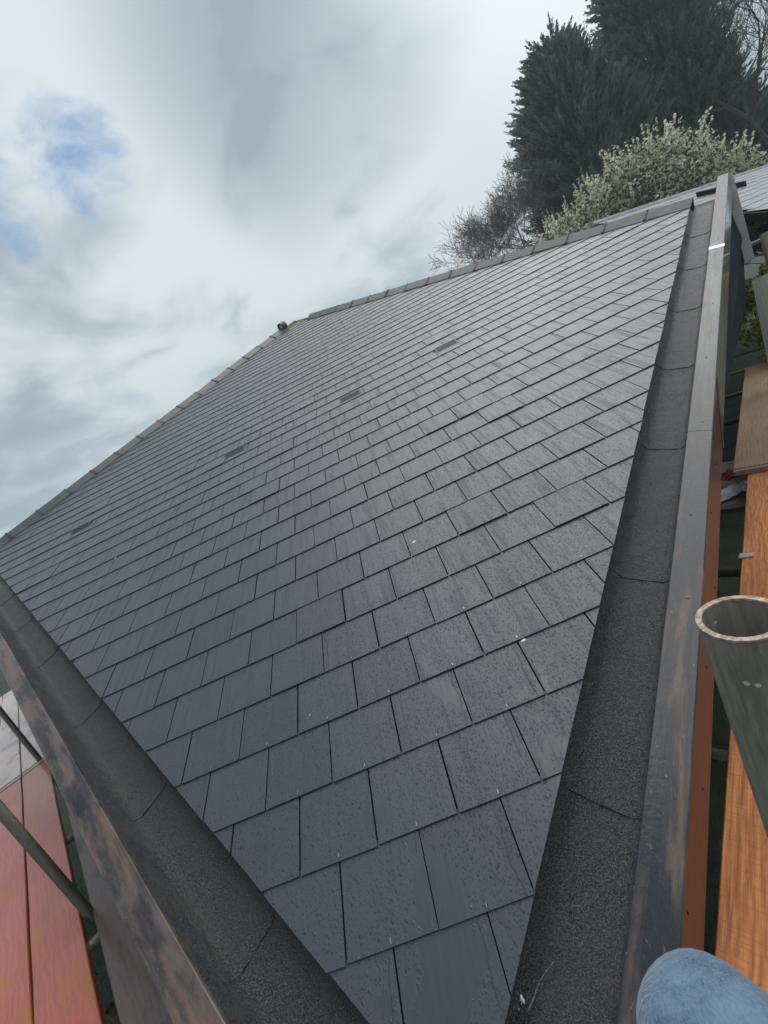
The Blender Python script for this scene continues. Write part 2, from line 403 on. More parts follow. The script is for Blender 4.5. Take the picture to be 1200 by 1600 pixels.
slates = []
def slate_surface(k, lift):
    return lambda p: .0155 + lift - .0076 * (p[1] - k * G) / G
vent_cells = {(17, -10), (17, -3), (17, 2), (17, 6)}
for k in range(-2, 44):
    off = 0.0 if k % 2 else .5
    for j in range(-18, 20):
        u0 = (j + off) * SW + .0032 + RNG.normal(0, .0009); u1 = (j + 1 + off) * SW - .0032 + RNG.normal(0, .0008)
        tail = k * G + RNG.normal(0, .0011); top = (k + 1.06) * G
        sk = RNG.normal(0, .0009)
        poly = [np.array(p) for p in ((u0, tail), (u1, tail + sk), (u1, top), (u0, top))]
        for a, n, jt in ((VB, oR, .0012), (VB, oL, .0012), (VA, nHR, 0), (VA, nHL, 0)):
            poly = clip(poly, a + n * RNG.normal(0, jt), n)
            if len(poly) < 3: break
        if len(poly) < 3 or area(poly) < .0016: continue
        cut = area(poly) < .98 * (u1 - u0) * (top - tail)
        lift = abs(RNG.normal(0, .0007))
        if RNG.random() < .03: lift += .003
        slates.append((k, j, poly, lift, cut))
# how large each shows
def shown(poly):
    q = np.array([px(r2w((*p, 0))) for p in poly]); x, y = q[:, 0], q[:, 1]
    if x.max() < -5 or x.min() > 1205 or y.min() > 1605: return 0.
    return .5 * abs(np.sum(x * np.roll(y, -1) - np.roll(x, -1) * y))
order = sorted(range(len(slates)), key=lambda i: -shown(slates[i][2]))
solo = set(order[:299])
rest = MB()
near_riv = set(order[:30])
for i, (k, j, poly, lift, cut) in enumerate(slates):
    sf = slate_surface(k, lift)
    mb = MB() if i in solo else rest
    tw = RNG.normal(0, .0012)
    uc = np.mean([p[0] for p in poly])
    hi = lambda p: (p[0], p[1], sf(p) + tw * (p[0] - uc)); lo = lambda p: (p[0], p[1], sf(p) - .0056 + tw * (p[0] - uc))
    mb.prism(poly, lo, hi)
    if i in solo:
        o = mb.build('slate', SLATE, ROOF)
        if i in near_riv and not cut:
            uu = poly[0][0] + SW / 2 + RNG.normal(0, .004); vv = k * G + .016
            z = sf((uu, vv)) + tw * (uu - uc)
            r = MB(); an = RNG.normal(0, .5)
            dx, dy = math.cos(an) * .0026, math.sin(an) * .0026
            r.hexa([(uu - dx, vv - dy - .007, z), (uu + dx, vv + dy - .007, z), (uu + dx * .6, vv + dy + .006, z + .001), (uu - dx * .6, vv - dy + .006, z + .001),
                    (uu - dx, vv - dy - .007, z + .003), (uu + dx, vv + dy - .007, z + .003), (uu + dx * .6, vv + dy + .006, z + .003), (uu - dx * .6, vv - dy + .006, z + .003)])
            r.build('disc_rivet', RIVET, o)
rest.build('slate_field', SLATE, ROOF, kind='stuff')
# membrane below the slates, black to stand in for shade in the joints, and the two slopes that fall away behind the hips
ins = lambda v: v + unit(np.array([.25, 5.3]) - v) * .02
q = [ins(v) for v in (VB, VR, VA, VL)]
mb = MB(); mb.prism(q, lambda p: (p[0], p[1], -.09), lambda p: (p[0], p[1], -.012)); mb.build('roof_deck', MEMB, ROOF)
def back_slope(a, b):
    A, Bq = r2w((*a, -.01)), r2w((*b, -.01)); d = unit(Bq - A); s = np.cross(d, [0, 0, 1]); s = unit(s)
    cen = r2w((.25, 5.3, 0))
    if (A + s - cen) @ s < (A - s - cen) @ s: s = -s
    s = np.array([s[0], s[1], 0]); s = unit(s)
    w_ = [A, Bq, Bq + s * 4 + [0, 0, -1.9], A + s * 4 + [0, 0, -1.9]]
    w_ = [w2r(x) for x in w_]; dn = DOWN * .06
    m = MB(); m.hexa([x + dn for x in w_] + w_); m.build('rear_slope', SLATE, ROOF)
back_slope(VA, VR); back_slope(VA, VL)

# vents: a flush louvre let into the slates of one course
for (u, v) in ((-9.72, 17.62), (-2.58, 17.55), (2.44, 17.35), (6.5, 17.72)):
    u0, v0 = u * SW, v * G; W2, H2 = .135, .075
    m = MB(); m.hexa([(u0 - W2, v0 - H2, .006), (u0 + W2, v0 - H2, .006), (u0 + W2, v0 + H2, .006), (u0 - W2, v0 + H2, .006),
                      (u0 - W2, v0 - H2, .013), (u0 + W2, v0 - H2, .013), (u0 + W2, v0 + H2, .026), (u0 - W2, v0 + H2, .026)])
    vt = m.build('vent_tile', VENT, ROOF)
    g = MB()
    for q in range(5):
        y = v0 - H2 + .035 + q * .022; zt = .0135 + (y - v0 + H2) / (2 * H2) * .013
        g.hexa([(u0 - W2 * .86, y, zt - .004), (u0 + W2 * .86, y, zt - .004), (u0 + W2 * .86, y + .016, zt - .003), (u0 - W2 * .86, y + .016, zt - .003),
                (u0 - W2 * .86, y, zt + .0015), (u0 + W2 * .86, y, zt + .0015), (u0 + W2 * .86, y + .016, zt + .004), (u0 - W2 * .86, y + .016, zt + .004)])
    g.build('vent_grille', GRILLE, vt)

# hip tiles
def hip(a, b, first, last):
    A3, B3 = np.array([*a, .012]), np.array([*b, .012]); d = unit(B3 - A3); L = np.linalg.norm(B3 - A3)
    up = -DOWN; wv = unit(up - d * (up @ d)); s = np.cross(d, wv)
    sec = [(-.145, -.050), (-.135, -.026), (-.012, .074), (.012, .074), (.135, -.026), (.145, -.050)]
    inn = [(x * .9, y - .016) for x, y in sec]
    n = int(L / .482); t = first
    while t < L - last:
        t1 = min(t + .474, L - last); dz = RNG.normal(0, .0025); dr = RNG.normal(0, .003)
        m = MB(); vs = []
        for tt, lf in ((t, dz), (t1, dz + .004)):
            for (x, y) in sec + inn[::-1]: vs.append(A3 + d * tt + s * (x + dr) + wv * (y + lf))
        k = len(sec) * 2
        m.add(vs, [(i, (i + 1) % k, k + (i + 1) % k, k + i) for i in range(k)] + [tuple(range(k - 1, -1, -1)), tuple(range(k, 2 * k))])
        m.build('hip_tile', TILE, ROOF)
        if t1 < L - last - .05:
            m = MB(); vs = []
            for tt in (t1 - .010, t1 + .018):
                for (x, y) in [(x * 1.05, y + .013) for x, y in sec] + inn[::-1]: vs.append(A3 + d * tt + s * x + wv * y)
            m.add(vs, [(i, (i + 1) % k, k + (i + 1) % k, k + i) for i in range(k)] + [tuple(range(k - 1, -1, -1)), tuple(range(k, 2 * k))])
            m.build('hip_union', TILEDARK, ROOF)
        t += .482
hip(VR, VA, -.02, .62)
hip(VL, VA, -.10, .44)
# bare end of the hip rafter left open near the top, and the round end stop on the last tile
d = unit(np.array([*VA, 0]) - np.array([*VL, 0])); A = np.array([*VA, .02])
m = MB(); s = np.array([d[1], -d[0], 0])
p0, p1 = A - d * .36, A + d * .02
m.hexa([p0 - s * .03, p0 + s * .03, p1 + s * .03, p1 - s * .03] + [x + np.array([0, 0, .035]) for x in (p0 - s * .03, p0 + s * .03, p1 + s * .03, p1 - s * .03)])
m.build('hip_rafter', YELLOW, ROOF)
dq = unit(np.array([*VR, 0]) - np.array([*VA, 0])); m = MB(); sq = np.array([dq[1], -dq[0], 0]); p0, p1 = A + dq * .04, A + dq * .62; lf = np.array([0, 0, .022])
m.hexa([p0 - sq * .03, p0 + sq * .03, p1 + sq * .03, p1 - sq * .03] + [x + lf for x in (p0 - sq * .03, p0 + sq * .03, p1 + sq * .03, p1 - sq * .03)])
m.build('hip_rafter', YELLOW, ROOF)
m = MB(); q = A - d * .37 + np.array([0, 0, .085]); m.tube(q - d * .12, q + d * .02, .095, n=20, wall=.028); ring = m.build('end_stop', TILE, ROOF)
m = MB(); m.tube(q - d * .10, q - d * .02, .05, n=14); m.build('end_plug', PALE, ring)

# gutters: felt sheets lapped every metre, profile in (m outward, n)
PROF = [(-.035, -.018), (-.012, -.040), (.012, -.068), (.030, -.088), (.046, -.099), (.064, -.104), (.090, -.105), (.150, -.105), (.190, -.104), (.208, -.098), (.222, -.082), (.230, -.058), (.235, -.02), (.238, .02), (.240, .083)]
PROFF = []
for i in range(len(PROF) - 1):
    for q in range(2): PROFF.append(tuple(np.array(PROF[i]) * (1 - q / 2) + np.array(PROF[i + 1]) * q / 2))
PROFF.append(PROF[-1])
def tanm(e): return abs(e[1] / e[0])
def gutter(e, o, seams, end, mat_out):
    edges = [None] + seams + [end]
    for i in range(len(edges) - 1):
        m = MB(); t0, t1 = edges[i], edges[i + 1]; ns = max(3, int(((t1 or 0) - (t0 or 0)) / .06))
        lift0, lift1 = (.0042, .0) ; vs = []; uv = []
        nz = RNG.normal(0, 1, (ns + 1, len(PROFF))) * .0009
        wob = np.cumsum(RNG.normal(0, .0016, len(PROFF)))
        for a in range(ns + 1):
            for b_, (mm, nn) in enumerate(PROFF):
                lo = (-mm * tanm(e)) if t0 is None else t0 - .03 + wob[b_]
                tt = lo + (t1 - lo) * a / ns
                lf = lift0 * (1 - a / ns)
                p = VB + e * tt + o * mm; vs.append((p[0], p[1], nn + lf + nz[a, b_])); uv.append((tt, mm))
        K = len(PROFF); fs = [(a * K + b_, a * K + b_ + 1, (a + 1) * K + b_ + 1, (a + 1) * K + b_) for a in range(ns) for b_ in range(K - 1)]
        if e[0] < 0: fs = [f[::-1] for f in fs]
        # underside lip at the lower end gives the lap its thickness
        base = len(vs)
        for dz in (0, -.0045):
            for b_ in range(K): vs.append((vs[b_][0], vs[b_][1], vs[b_][2] + dz)); uv.append(uv[b_])
        fs += [(base + b_, base + K + b_, base + K + b_ + 1, base + b_ + 1) if e[0] > 0 else (base + b_, base + b_ + 1, base + K + b_ + 1, base + K + b_) for b_ in range(K - 1)]
        obj('felt_sheet', vs, fs, mat_out, ROOF, uv, True)
gutter(eR, oR, [.84, 1.80, 2.78, 3.72, 4.68, 5.64, 6.6], 7.70, FELT)
gutter(eL, oL, [.85, 1.78, 2.80, 3.93, 4.9, 5.9], 7.9, FELT_MOSS)
# a crease and a smear of silt at the bottom end of the right gutter
m = MB(); c0 = VB + eR * .10 + oR * .035
pts = [VB + eR * (.235 + .018 * q) + oR * (.016 + .0052 * q + .004 * math.sin(q * .9)) for q in range(9)]
for q in range(8): m.tube((*pts[q], -.080 - .0026 * q), (*pts[q + 1], -.080 - .0026 * (q + 1)), .0030 - .0002 * q, .0030 - .0002 * (q + 1), n=6)
m.build('felt_crease', plain('pale crease', (.16, .17, .17), .5), ROOF, True)

# capping, fascia and screws along both lower edges
def board_pts(e, o, t0, t1, prof, mitre):
    lo, hi = [], []
    for (mm, nn) in prof:
        a = VB + e * (t0 if not mitre else -mm * tanm(e)) + o * mm; b = VB + e * t1 + o * mm
        lo.append(np.array([*a, nn])); hi.append(np.array([*b, nn]))
    return lo, hi
def extr(name, e, o, t0, t1, prof, mat, mitre=False, parent=None):
    lo, hi = board_pts(e, o, t0, t1, prof, mitre); n = len(prof); m = MB()
    L = t1 - t0; per = [0]
    for i in range(n): per.append(per[-1] + math.dist(prof[i], prof[(i + 1) % n]))
    for i in range(n):
        j = (i + 1) % n
        m.add([lo[i], lo[j], hi[j], hi[i]], [(0, 1, 2, 3) if e[0] > 0 else (3, 2, 1, 0)], [(t0, per[i]), (t0, per[i + 1]), (t1, per[i + 1]), (t1, per[i])])
    m.add(lo, [tuple(range(n - 1, -1, -1)) if e[0] > 0 else tuple(range(n))], [(q[0], q[1]) for q in prof])
    m.add(hi, [tuple(range(n)) if e[0] > 0 else tuple(range(n - 1, -1, -1))], [(q[0], q[1]) for q in prof])
    return m.build(name, mat, parent or ROOF)
def capprof(n0): return [(.237, .083 + n0), (.2375, .098 + n0), (.2405, .101 + n0), (.3400, .101 + n0), (.3445, .0985 + n0), (.345, .083 + n0)]
def lean(o): q = DOWN[:2] @ o; return q / -DOWN[2]      # outward drift per metre of n going down
def faceprof(o, h=.205):
    k = lean(o); a = .079; dn = h * ca
    return [(.339 + 0, a), (.339 + k * dn, a - dn), (.314 + k * dn, a - dn), (.314, a)]
CE = 7.98
extr('capping_board', eR, oR, 0, 2.62, capprof(0), CAP, True)
extr('capping_board', eR, oR, 2.623, 5.36, capprof(.0006), CAP)
extr('capping_board', eR, oR, 5.44, CE, capprof(0), CAP)
extr('joint_strip', eR, oR, 5.362, 5.438, [(.236, .084), (.236, .1035), (.3465, .1035), (.3465, .084)], PALE)
extr('capping_board', eL, oL, 0, 3.36, capprof(0), CAPL, True)
extr('capping_board', eL, oL, 3.363, 8.0, capprof(.0006), CAPL)
extr('fascia_board', eR, oR, 0, 3.02, faceprof(oR), FACE, True)
extr('fascia_board', eR, oR, 3.024, CE - .01, faceprof(oR), TANFACE)
extr('fascia_board', eL, oL, 0, 8.0, faceprof(oL), FACE, True)
k = lean(oR)
for t, dn in [(.62, .05), (.95, .12), (1.35, .10), (1.75, .15), (2.1, .06), (2.5, .1), (2.95, .05), (3.3, .14), (3.7, .08), (4.3, .05), (4.35, .15), (5.0, .1), (5.7, .05), (6.3, .06), (6.35, .15), (6.9, .1), (7.3, .05)]:
    p = VB + eR * t + oR * (.339 + k * dn); m = MB(); c = np.array([*p, .079 - dn]); o3 = np.array([*oR, 0])
    m.tube(c - o3 * .004, c + o3 * .0025, .0042, n=8); m.build('screw', SCREW, ROOF)
for t, mm in [(.46, .30), (.9, .285), (1.55, .30), (2.0, .285), (2.7, .30), (3.4, .29), (4.2, .30), (5.2, .29), (5.6, .3)]:
    p = VB + eR * t + oR * mm; m = MB(); m.tube((*p, .098), (*p, .1035), .005, n=8); m.build('screw', RUSTY, ROOF)
# thin black cable clipped to the right fascia
m = MB()
for a, b_ in (((3.2, .015), (2.95, .11)), ((2.95, .11), (2.75, .19))):
    P0 = [np.array([*(VB + eR * t + oR * (.343 + k * dn)), .079 - dn]) for t, dn in (a, b_)]
    m.tube(P0[0], P0[1], .0042, n=6)
m.build('cable', SCREW, ROOF)
# soffits under the fascias
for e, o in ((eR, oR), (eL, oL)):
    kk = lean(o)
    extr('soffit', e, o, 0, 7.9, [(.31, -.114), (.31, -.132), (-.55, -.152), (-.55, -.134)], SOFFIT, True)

# walls carrying the roof, set well back under the soffits
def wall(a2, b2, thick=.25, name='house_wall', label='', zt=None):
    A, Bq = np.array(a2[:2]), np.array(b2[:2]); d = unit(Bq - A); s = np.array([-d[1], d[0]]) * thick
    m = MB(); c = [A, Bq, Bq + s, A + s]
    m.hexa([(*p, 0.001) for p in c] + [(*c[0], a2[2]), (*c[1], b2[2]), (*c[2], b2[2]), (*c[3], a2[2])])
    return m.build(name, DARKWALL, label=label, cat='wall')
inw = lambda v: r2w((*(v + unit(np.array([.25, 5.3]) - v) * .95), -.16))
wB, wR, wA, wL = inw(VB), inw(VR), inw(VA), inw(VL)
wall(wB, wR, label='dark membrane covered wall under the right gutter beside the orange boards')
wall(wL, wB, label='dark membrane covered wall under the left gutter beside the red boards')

# return board at the far right corner, with a dark sheet standing in for the shaded void beneath
K = np.array(r2w((*(VB + eR * (CE - .02) + oR * .335), .095))); Kd = at(1172, 408, 7.35)
d3 = unit(Kd - K)
RET = empty('corner_return', tuple(K), label='pale upright board and dark shaded void at the far end of the right fascia', cat='fascia')
def lp(p): return np.asarray(p) - K
m = MB(); sd = unit(np.cross(d3, ray(1150, 340))) * .045; bk = ray(1150, 340) * .05
c = [K - sd, K + sd, Kd + sd, Kd - sd]; m.hexa([lp(x + bk) for x in c] + [lp(x) for x in c]); m.build('return_board', PALEWOOD, RET)
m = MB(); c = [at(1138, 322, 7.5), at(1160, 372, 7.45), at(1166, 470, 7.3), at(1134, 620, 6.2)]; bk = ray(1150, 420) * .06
m.hexa([lp(x + bk) for x in c] + [lp(x) for x in c]); m.build('void_shade', DARKWALL, RET)
# coping sheet lying across behind the corner
CO = at(1128, 302, 8.5)
m = MB(); a, b_ = at(1089, 308, 8.6), at(1167, 290, 8.6); bk = ray(1128, 285); bk = unit(np.array([bk[0], bk[1], 0])) * .75; up = np.array([0, 0, .07])
c = [a, b_, b_ + bk + up * .3, a + bk + up * .3]
m.hexa([x - CO for x in c] + [x + up - CO for x in c])
o = m.build('coping_sheet', PALE, label='white topped coping sheet lying behind the far end of the right capping', cat='coping'); o.location = CO
m = MB(); ft = -bk / np.linalg.norm(bk) * .012; c = [a - CO + ft * .2, b_ - CO + ft * .2, b_ - CO + ft, a - CO + ft]; m.hexa([x + up * .05 - up * .1 for x in c] + [x + up * .85 for x in c]); m.build('front_edge', DARKWALL, o)

# ------------------------------------------------------------------ neighbouring roof at the top right
hN = ray(1713, 78); hN[2] = 0; hN = unit(hN)
NP = np.array([hN[1], -hN[0], 0]);
if NP @ (CAM - at(1000, 330, 14)) < 0: NP = -NP
pn = math.radians(27); upN = -NP * math.cos(pn) + np.array([0, 0, math.sin(pn)]); nN = NP * math.sin(pn) + np.array([0, 0, math.cos(pn)])
ridge0 = at(942, 346, 10.0)
def nb(s, t, n=0.): return ridge0 + hN * s + upN * t + nN * n    # s along courses, t up (0 = ridge)
def hit(x, y):
    d = ray(x, y); tt = ((ridge0 - CAM) @ nN) / (d @ nN); X = CAM + d * tt - ridge0; return X @ hN, X @ upN
s_e, t_e = hit(1180, 368)
NROOF = empty('neighbour_roof', tuple(nb(4, t_e)), label='pale grey slated roof of the next house beyond the right corner', cat='roof')
nl = lambda s, t, n=0.: nb(s, t, n) - nb(4, t_e)
PSLATE = plain('pale weathered slates', (.36, .37, .385), .35, 0, 3, .25, .1)
GN = .215; SN = .30; rows = int(-t_e / GN) + 1; smax = 15.0
NSL = []
nrest = MB()
for k in range(rows):
    t0 = t_e + k * GN
    for j in range(int(smax / SN)):
        s0 = (j + (k % 2) * .5) * SN - .3; poly = [np.array(p) for p in ((s0 + .002, t0), (s0 + SN - .002, t0), (s0 + SN - .002, min(t0 + GN * 1.25, 0)), (s0 + .002, min(t0 + GN * 1.25, 0)))]
        if poly[2][1] - poly[0][1] < .03: continue
        qx, qy = px(nb(s0, t0)); NSL.append((k, poly, qx, qy))
vis = sorted(range(len(NSL)), key=lambda i: 0 if (1125 < NSL[i][2] < 1215 and NSL[i][3] < 390) else 1)
nsolo = set([i for i in vis if 1125 < NSL[i][2] < 1215 and NSL[i][3] < 390][:298])
for i, (k, poly, qx, qy) in enumerate(NSL):
    m = MB() if i in nsolo else nrest; z = lambda p: .014 - .008 * (p[1] - poly[0][1]) / GN
    m.prism(poly, lambda p: nl(p[0], p[1], z(p) - .007), lambda p: nl(p[0], p[1], z(p)))
    if i in nsolo: m.build('slate', PSLATE, NROOF)
nrest.build('slate_field', PSLATE, NROOF, kind='stuff')
m = MB(); c = [nl(-.4, t_e + .02), nl(smax, t_e + .02), nl(smax, 0), nl(-.4, 0)]
m.hexa([x - nN * .12 for x in c] + [x - nN * .014 for x in c]); m.build('roof_deck', MEMB, NROOF)
for q in range(int(smax / .5)):
    m = MB(); m.tube(nl(q * .5 - .4, -.01, .0), nl(q * .5 + .09, -.01, .0), .05, n=8); m.build('ridge_tile', PSLATE, NROOF)
m = MB(); c = [nl(0, t_e - .01, -.12), nl(smax, t_e - .01, -.12)]
f0, f1 = c; dn = np.array([0, 0, -.24]); bk = -NP * .04
m.hexa([f0 + dn, f1 + dn, f1 + dn + bk, f0 + dn + bk, f0, f1, f1 + bk, f0 + bk]); m.build('fascia_board', SOFFIT, NROOF)
m = MB(); m.tube(nl(0, t_e - .06, -.14), nl(smax, t_e - .06, -.14), .06, n=10); m.build('gutter', plain('black gutter', (.012, .012, .014), .4), NROOF)
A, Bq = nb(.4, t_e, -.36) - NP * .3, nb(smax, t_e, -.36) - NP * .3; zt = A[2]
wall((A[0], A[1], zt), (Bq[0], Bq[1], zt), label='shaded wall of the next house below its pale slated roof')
# the back slope of that roof
m = MB(); upB = NP * -math.cos(pn) + np.array([0, 0, -math.sin(pn)])
c = [nl(-.4, 0, -.02), nl(smax, 0, -.02), nl(smax, 0, -.02) + upB * 5, nl(-.4, 0, -.02) + upB * 5]
m.hexa([x - np.array([0, 0, .1]) for x in c] + c); m.build('rear_slope', SLATE, NROOF)

# ------------------------------------------------------------------ scaffold
BZ = 3.15; TH = .038; BW = .225
dR = np.array([math.cos(math.radians(47.7)), math.sin(math.radians(47.7)), 0]); nR = np.array([dR[1], -dR[0], 0])
dL = np.array([math.cos(math.radians(134.8)), math.sin(math.radians(134.8)), 0]); nL = np.array([-dL[1], dL[0], 0])
def board(p0, d, nrm, L, mat, z, label, width=BW, tilt=0., group='scaffold boards'):
    """p0: inner corner at the start; runs L along d, width along nrm"""
    p0 = np.array([p0[0], p0[1], z]); up = np.array([0, 0, 1.]); b = empty('scaffold_board', tuple(p0), label=label, cat='scaffold board', group=group)
    m = MB(); n = max(2, int(L / .3)); sag = RNG.normal(0, .002, n + 1); sag[0] = sag[-1] = 0
    ch = .004
    sec = [(0, -TH), (0, -ch), (ch, 0), (width - ch, 0), (width, -ch), (width, -TH)]
    vs, uv = [], []; per = [0, TH, TH + .006, TH + width, TH + width + .006, TH * 2 + width]
    for i in range(n + 1):
        for (x, y), pu in zip(sec, per):
            vs.append(d * L * i / n + nrm * x + up * (y + sag[i] + tilt * x)); uv.append((L * i / n, pu))
    k = 6; fs = [(i * k + a, (i + 1) * k + a, (i + 1) * k + (a + 1) % k, i * k + (a + 1) % k) for i in range(n) for a in range(k)]
    fs += [tuple(range(k)), tuple(n * k + a for a in range(k - 1, -1, -1))]
    m.add(vs, fs, uv); m.build('plank', mat, b)
    for e_ in (0.03, L - .055):                                   # galvanised end bands
        m = MB(); vs = [d * t + nrm * x + up * y for t in (e_, e_ + .025) for x, y in ((-.002, -TH - .002), (-.002, .002), (width + .002, .002), (width + .002, -TH - .002))]
        m.add(vs, [(0, 1, 5, 4), (1, 2, 6, 5), (2, 3, 7, 6), (3, 0, 4, 7), (3, 2, 1, 0), (4, 5, 6, 7)]); m.build('end_band', STEEL, b)
    return b
# right run
r_end = onz(1150, 740, BZ)
rin = onz(1136, 1200, BZ)
base = rin + dR * ((r_end - rin) @ dR)           # far end of the near board
near0 = base - dR * 3.9
board(near0, dR, nR, 3.9, ORANGE, BZ, 'orange sawn board nearest the right fascia, ending under the tan board')
board(near0 + nR * .235, dR, nR, 3.9, ORANGE, BZ - .004, 'orange sawn board second from the right fascia, behind the upright tube')
board(near0 + nR * .47, dR, nR, 3.9, TAN, BZ - .002, 'tan board third from the right fascia, outside the upright tube')
far0 = onz(1145, 738, BZ + .04); far0[2] = 0
dF = onz(1167, 560, BZ + .04) - onz(1146, 738, BZ + .04); dF[2] = 0; dF = unit(dF); nF = np.array([dF[1], -dF[0], 0])
board(far0, dF, nF, 3.6, TAN, BZ + .043, 'tan weathered board lapped on top of the orange board at right')
board(far0 + nF * .23, dF, nF, 3.6, TAN, BZ + .041, 'tan weathered board second from the fascia beyond the lap')
# left run
l1 = onz(187, 1600, BZ); l2 = onz(148, 1545, BZ)
def start(p, back): q = np.array(p); return q - dL * ((q - onz(600, 1500, BZ)) @ dL) * 0 - dL * back
gapb = start(onz(187, 1600, BZ), 1.6)
board(gapb - nL * .20, dL, nL, 4.8, DARKWET, BZ - .003, 'dark wet board tucked under the left capping', .20)
redi = onz(148, 1545, BZ)
jn = onz(30, 1215, BZ); tj = (jn - redi) @ dL
for q, (mat, nm) in enumerate(((REDWET, 'wet red board beside the gap under the left capping'), (REDWET, 'wet red board second out from the left capping'),
                               (REDWET, 'wet red board third out from the left capping'), (DARKWET, 'dark wet board fourth out from the left capping'))):
    p = redi + nL * (BW + .008) * q
    board(p + dL * (tj - 3.9), dL, nL, 3.9, mat, BZ + .001 * q, nm)
    nm2 = ('pale wet board beyond the joint, beside the left capping', 'pale wet board beyond the joint, second out at left', 'pale wet board beyond the joint, third out at left', 'pale wet board beyond the joint, fourth out at left')[q]
    board(p + dL * (tj + .012), dL, nL, 5.2, SHEENWET, BZ + .001 * q, nm2)

board(redi - nL * (BW + .008) + dL * (tj + .3), dL, nL, 4.6, SHEENWET, BZ - .001, 'pale wet board beyond the joint, tight against the left capping')
board(redi - nL * 2 * (BW + .008) + dL * (tj + .9), dL, nL, 5.2, SHEENWET, BZ - .004, 'pale wet board half hidden below the far end of the left capping')

def tube(a, b, label, r=.02415, mat=STEEL, rim=None, wall=.0033, cap=None, group='scaffold tubes'):
    a, b = np.asarray(a, float), np.asarray(b, float)
    e = empty('scaffold_tube', tuple(a), label=label, cat='scaffold tube', group=group)
    m = MB(); m.tube(a - a, b - a, r, n=24, wall=wall); m.build('pipe', mat, e, True)
    me = e.children[0].data
    for p in me.polygons:                                          # flat ends, smooth barrel
        if abs(p.normal @ Vector(unit(b - a))) > .7: p.use_smooth = False
    if rim:
        m = MB(); d = unit(b - a); m.tube(b - a - d * .0005, b - a + d * .0012, r + .0002, n=32, wall=wall + .0004); m.build('cut_rim', rim, e)
    if cap:
        m = MB(); d = unit(b - a); m.tube(b - a - d * .12, b - a + d * .002, r + .0008, n=20); m.build('painted_end', cap, e)
    return e
top = at(1156, 966, .375)
tube((top[0], top[1], 0), top, 'upright grey tube with open sawn top beside the orange board', rim=RIM)
for (x, y), top_z, lb in (((138, 1425), 5.2, 'upright grey tube in the gap by the nearer wet red board'), ((62, 1187), 5.0, 'upright grey tube farther along by the pale wet boards')):
    p = onz(x, y, BZ); p = p - nL * .0
    tube((p[0], p[1], 0), (p[0], p[1], top_z), lb)
# transoms under the boards, seen in the gaps
def transom_R(x, y, lb, back=.25, fwd=.9, z=BZ - .075, **kw):
    p = onz(x, y, z + .024); p[2] = z; tube(p + nR * fwd, p - nR * back, lb, **kw)
transom_R(1128, 1175, 'short bright tube crossing the gap level with the upright tube', mat=STEELBRIGHT)
transom_R(1140, 890, 'grey tube crossing the gap just above the upright tube')
transom_R(1146, 655, 'grey tube crossing the gap under the end of the tan board', )
transom_R(1148, 614, 'tube with a red painted end crossing the gap beside the tan board', cap=REDPAINT)
transom_R(1150, 580, 'grey tube crossing the gap next beyond the red ended tube')
transom_R(1152, 553, 'farthest grey tube crossing the gap at the right')
def transom_L(x, y, lb, **kw):
    p = onz(x, y, BZ - .05); p[2] = BZ - .075; tube(p + nL * 1.1, p - nL * .35, lb, **kw)
transom_L(110, 1303, 'bright tube crossing the left gap at the farther place', mat=STEELBRIGHT)
transom_L(140, 1470, 'bright tube crossing the left gap at the nearer place', mat=STEELBRIGHT)
tube(np.array(onz(172, 1575, BZ - .4)) * [1, 1, 0], onz(172, 1575, BZ - .4), 'grey tube standing low in the left gap at the picture edge')
# ledger behind
q0 = onz(1150, 700, BZ - .12); q0[2] = BZ - .13
# grey boards and post standing at the far right end of the scaffold
def plank(p0, p1, side, th, label, mat=GREYWOOD, cat='scaffold board', name='toe_board'):
    p0, p1 = np.asarray(p0), np.asarray(p1); d = unit(p1 - p0); s = np.asarray(side, float); s = s - d * (s @ d); wd = np.linalg.norm(s); n = np.cross(d, unit(s)) * th
    m = MB(); L = np.linalg.norm(p1 - p0); c = [p0 * 0, p1 - p0, p1 - p0 + s, s]
    m.hexa([x for x in c] + [x + n for x in c]); o = m.build(name, mat, label=label, cat=cat); o.location = p0; return o
a = at(1178, 445, 5.4); b_ = at(1216, 640, 4.3)
plank(a, b_, ray(1240, 450) * 0 + (at(1194, 436, 5.4) - at(1167, 452, 5.4)), .045, 'grey weathered board propped on end at the far right of the scaffold')
pz = at(1195, 372, 6.4); tube((pz[0], pz[1], 0), pz + np.array([0, 0, .05]), 'grey post standing behind the propped grey board', r=.035)
pa, pb = at(1165, 386, 7.6), at(1212, 366, 7.2); tube(pa, pb, 'bright rail running across below the next house eaves', mat=STEELBRIGHT)

# bits in the gap: clip on the board edge, white sheet and red cloth on the ground
cp = onz(1163, 869, BZ + .005)
c_e = empty('board_clip', tuple(cp), label='small pale steel clip on the edge of the orange board', cat='clip')
m = MB(); m.hexa([dR * -.025 + nR * -.02 + np.array([0, 0, .001]), dR * .025 + nR * -.02 + np.array([0, 0, .001]), dR * .018 + nR * .045 + np.array([0, 0, .001]), dR * -.012 + nR * .045 + np.array([0, 0, .001]),
                    dR * -.025 + nR * -.02 + np.array([0, 0, .006]), dR * .025 + nR * -.02 + np.array([0, 0, .006]), dR * .018 + nR * .045 + np.array([0, 0, .010]), dR * -.012 + nR * .045 + np.array([0, 0, .010])])
m.build('clip_plate', PALE, c_e)
m = MB(); m.hexa([dR * x + nR * y + np.array([0, 0, z]) for z in (-.06, .001) for x, y in ((-.025, -.026), (.025, -.026), (.025, -.02), (-.025, -.02))]); m.build('clip_leg', TAN, c_e)
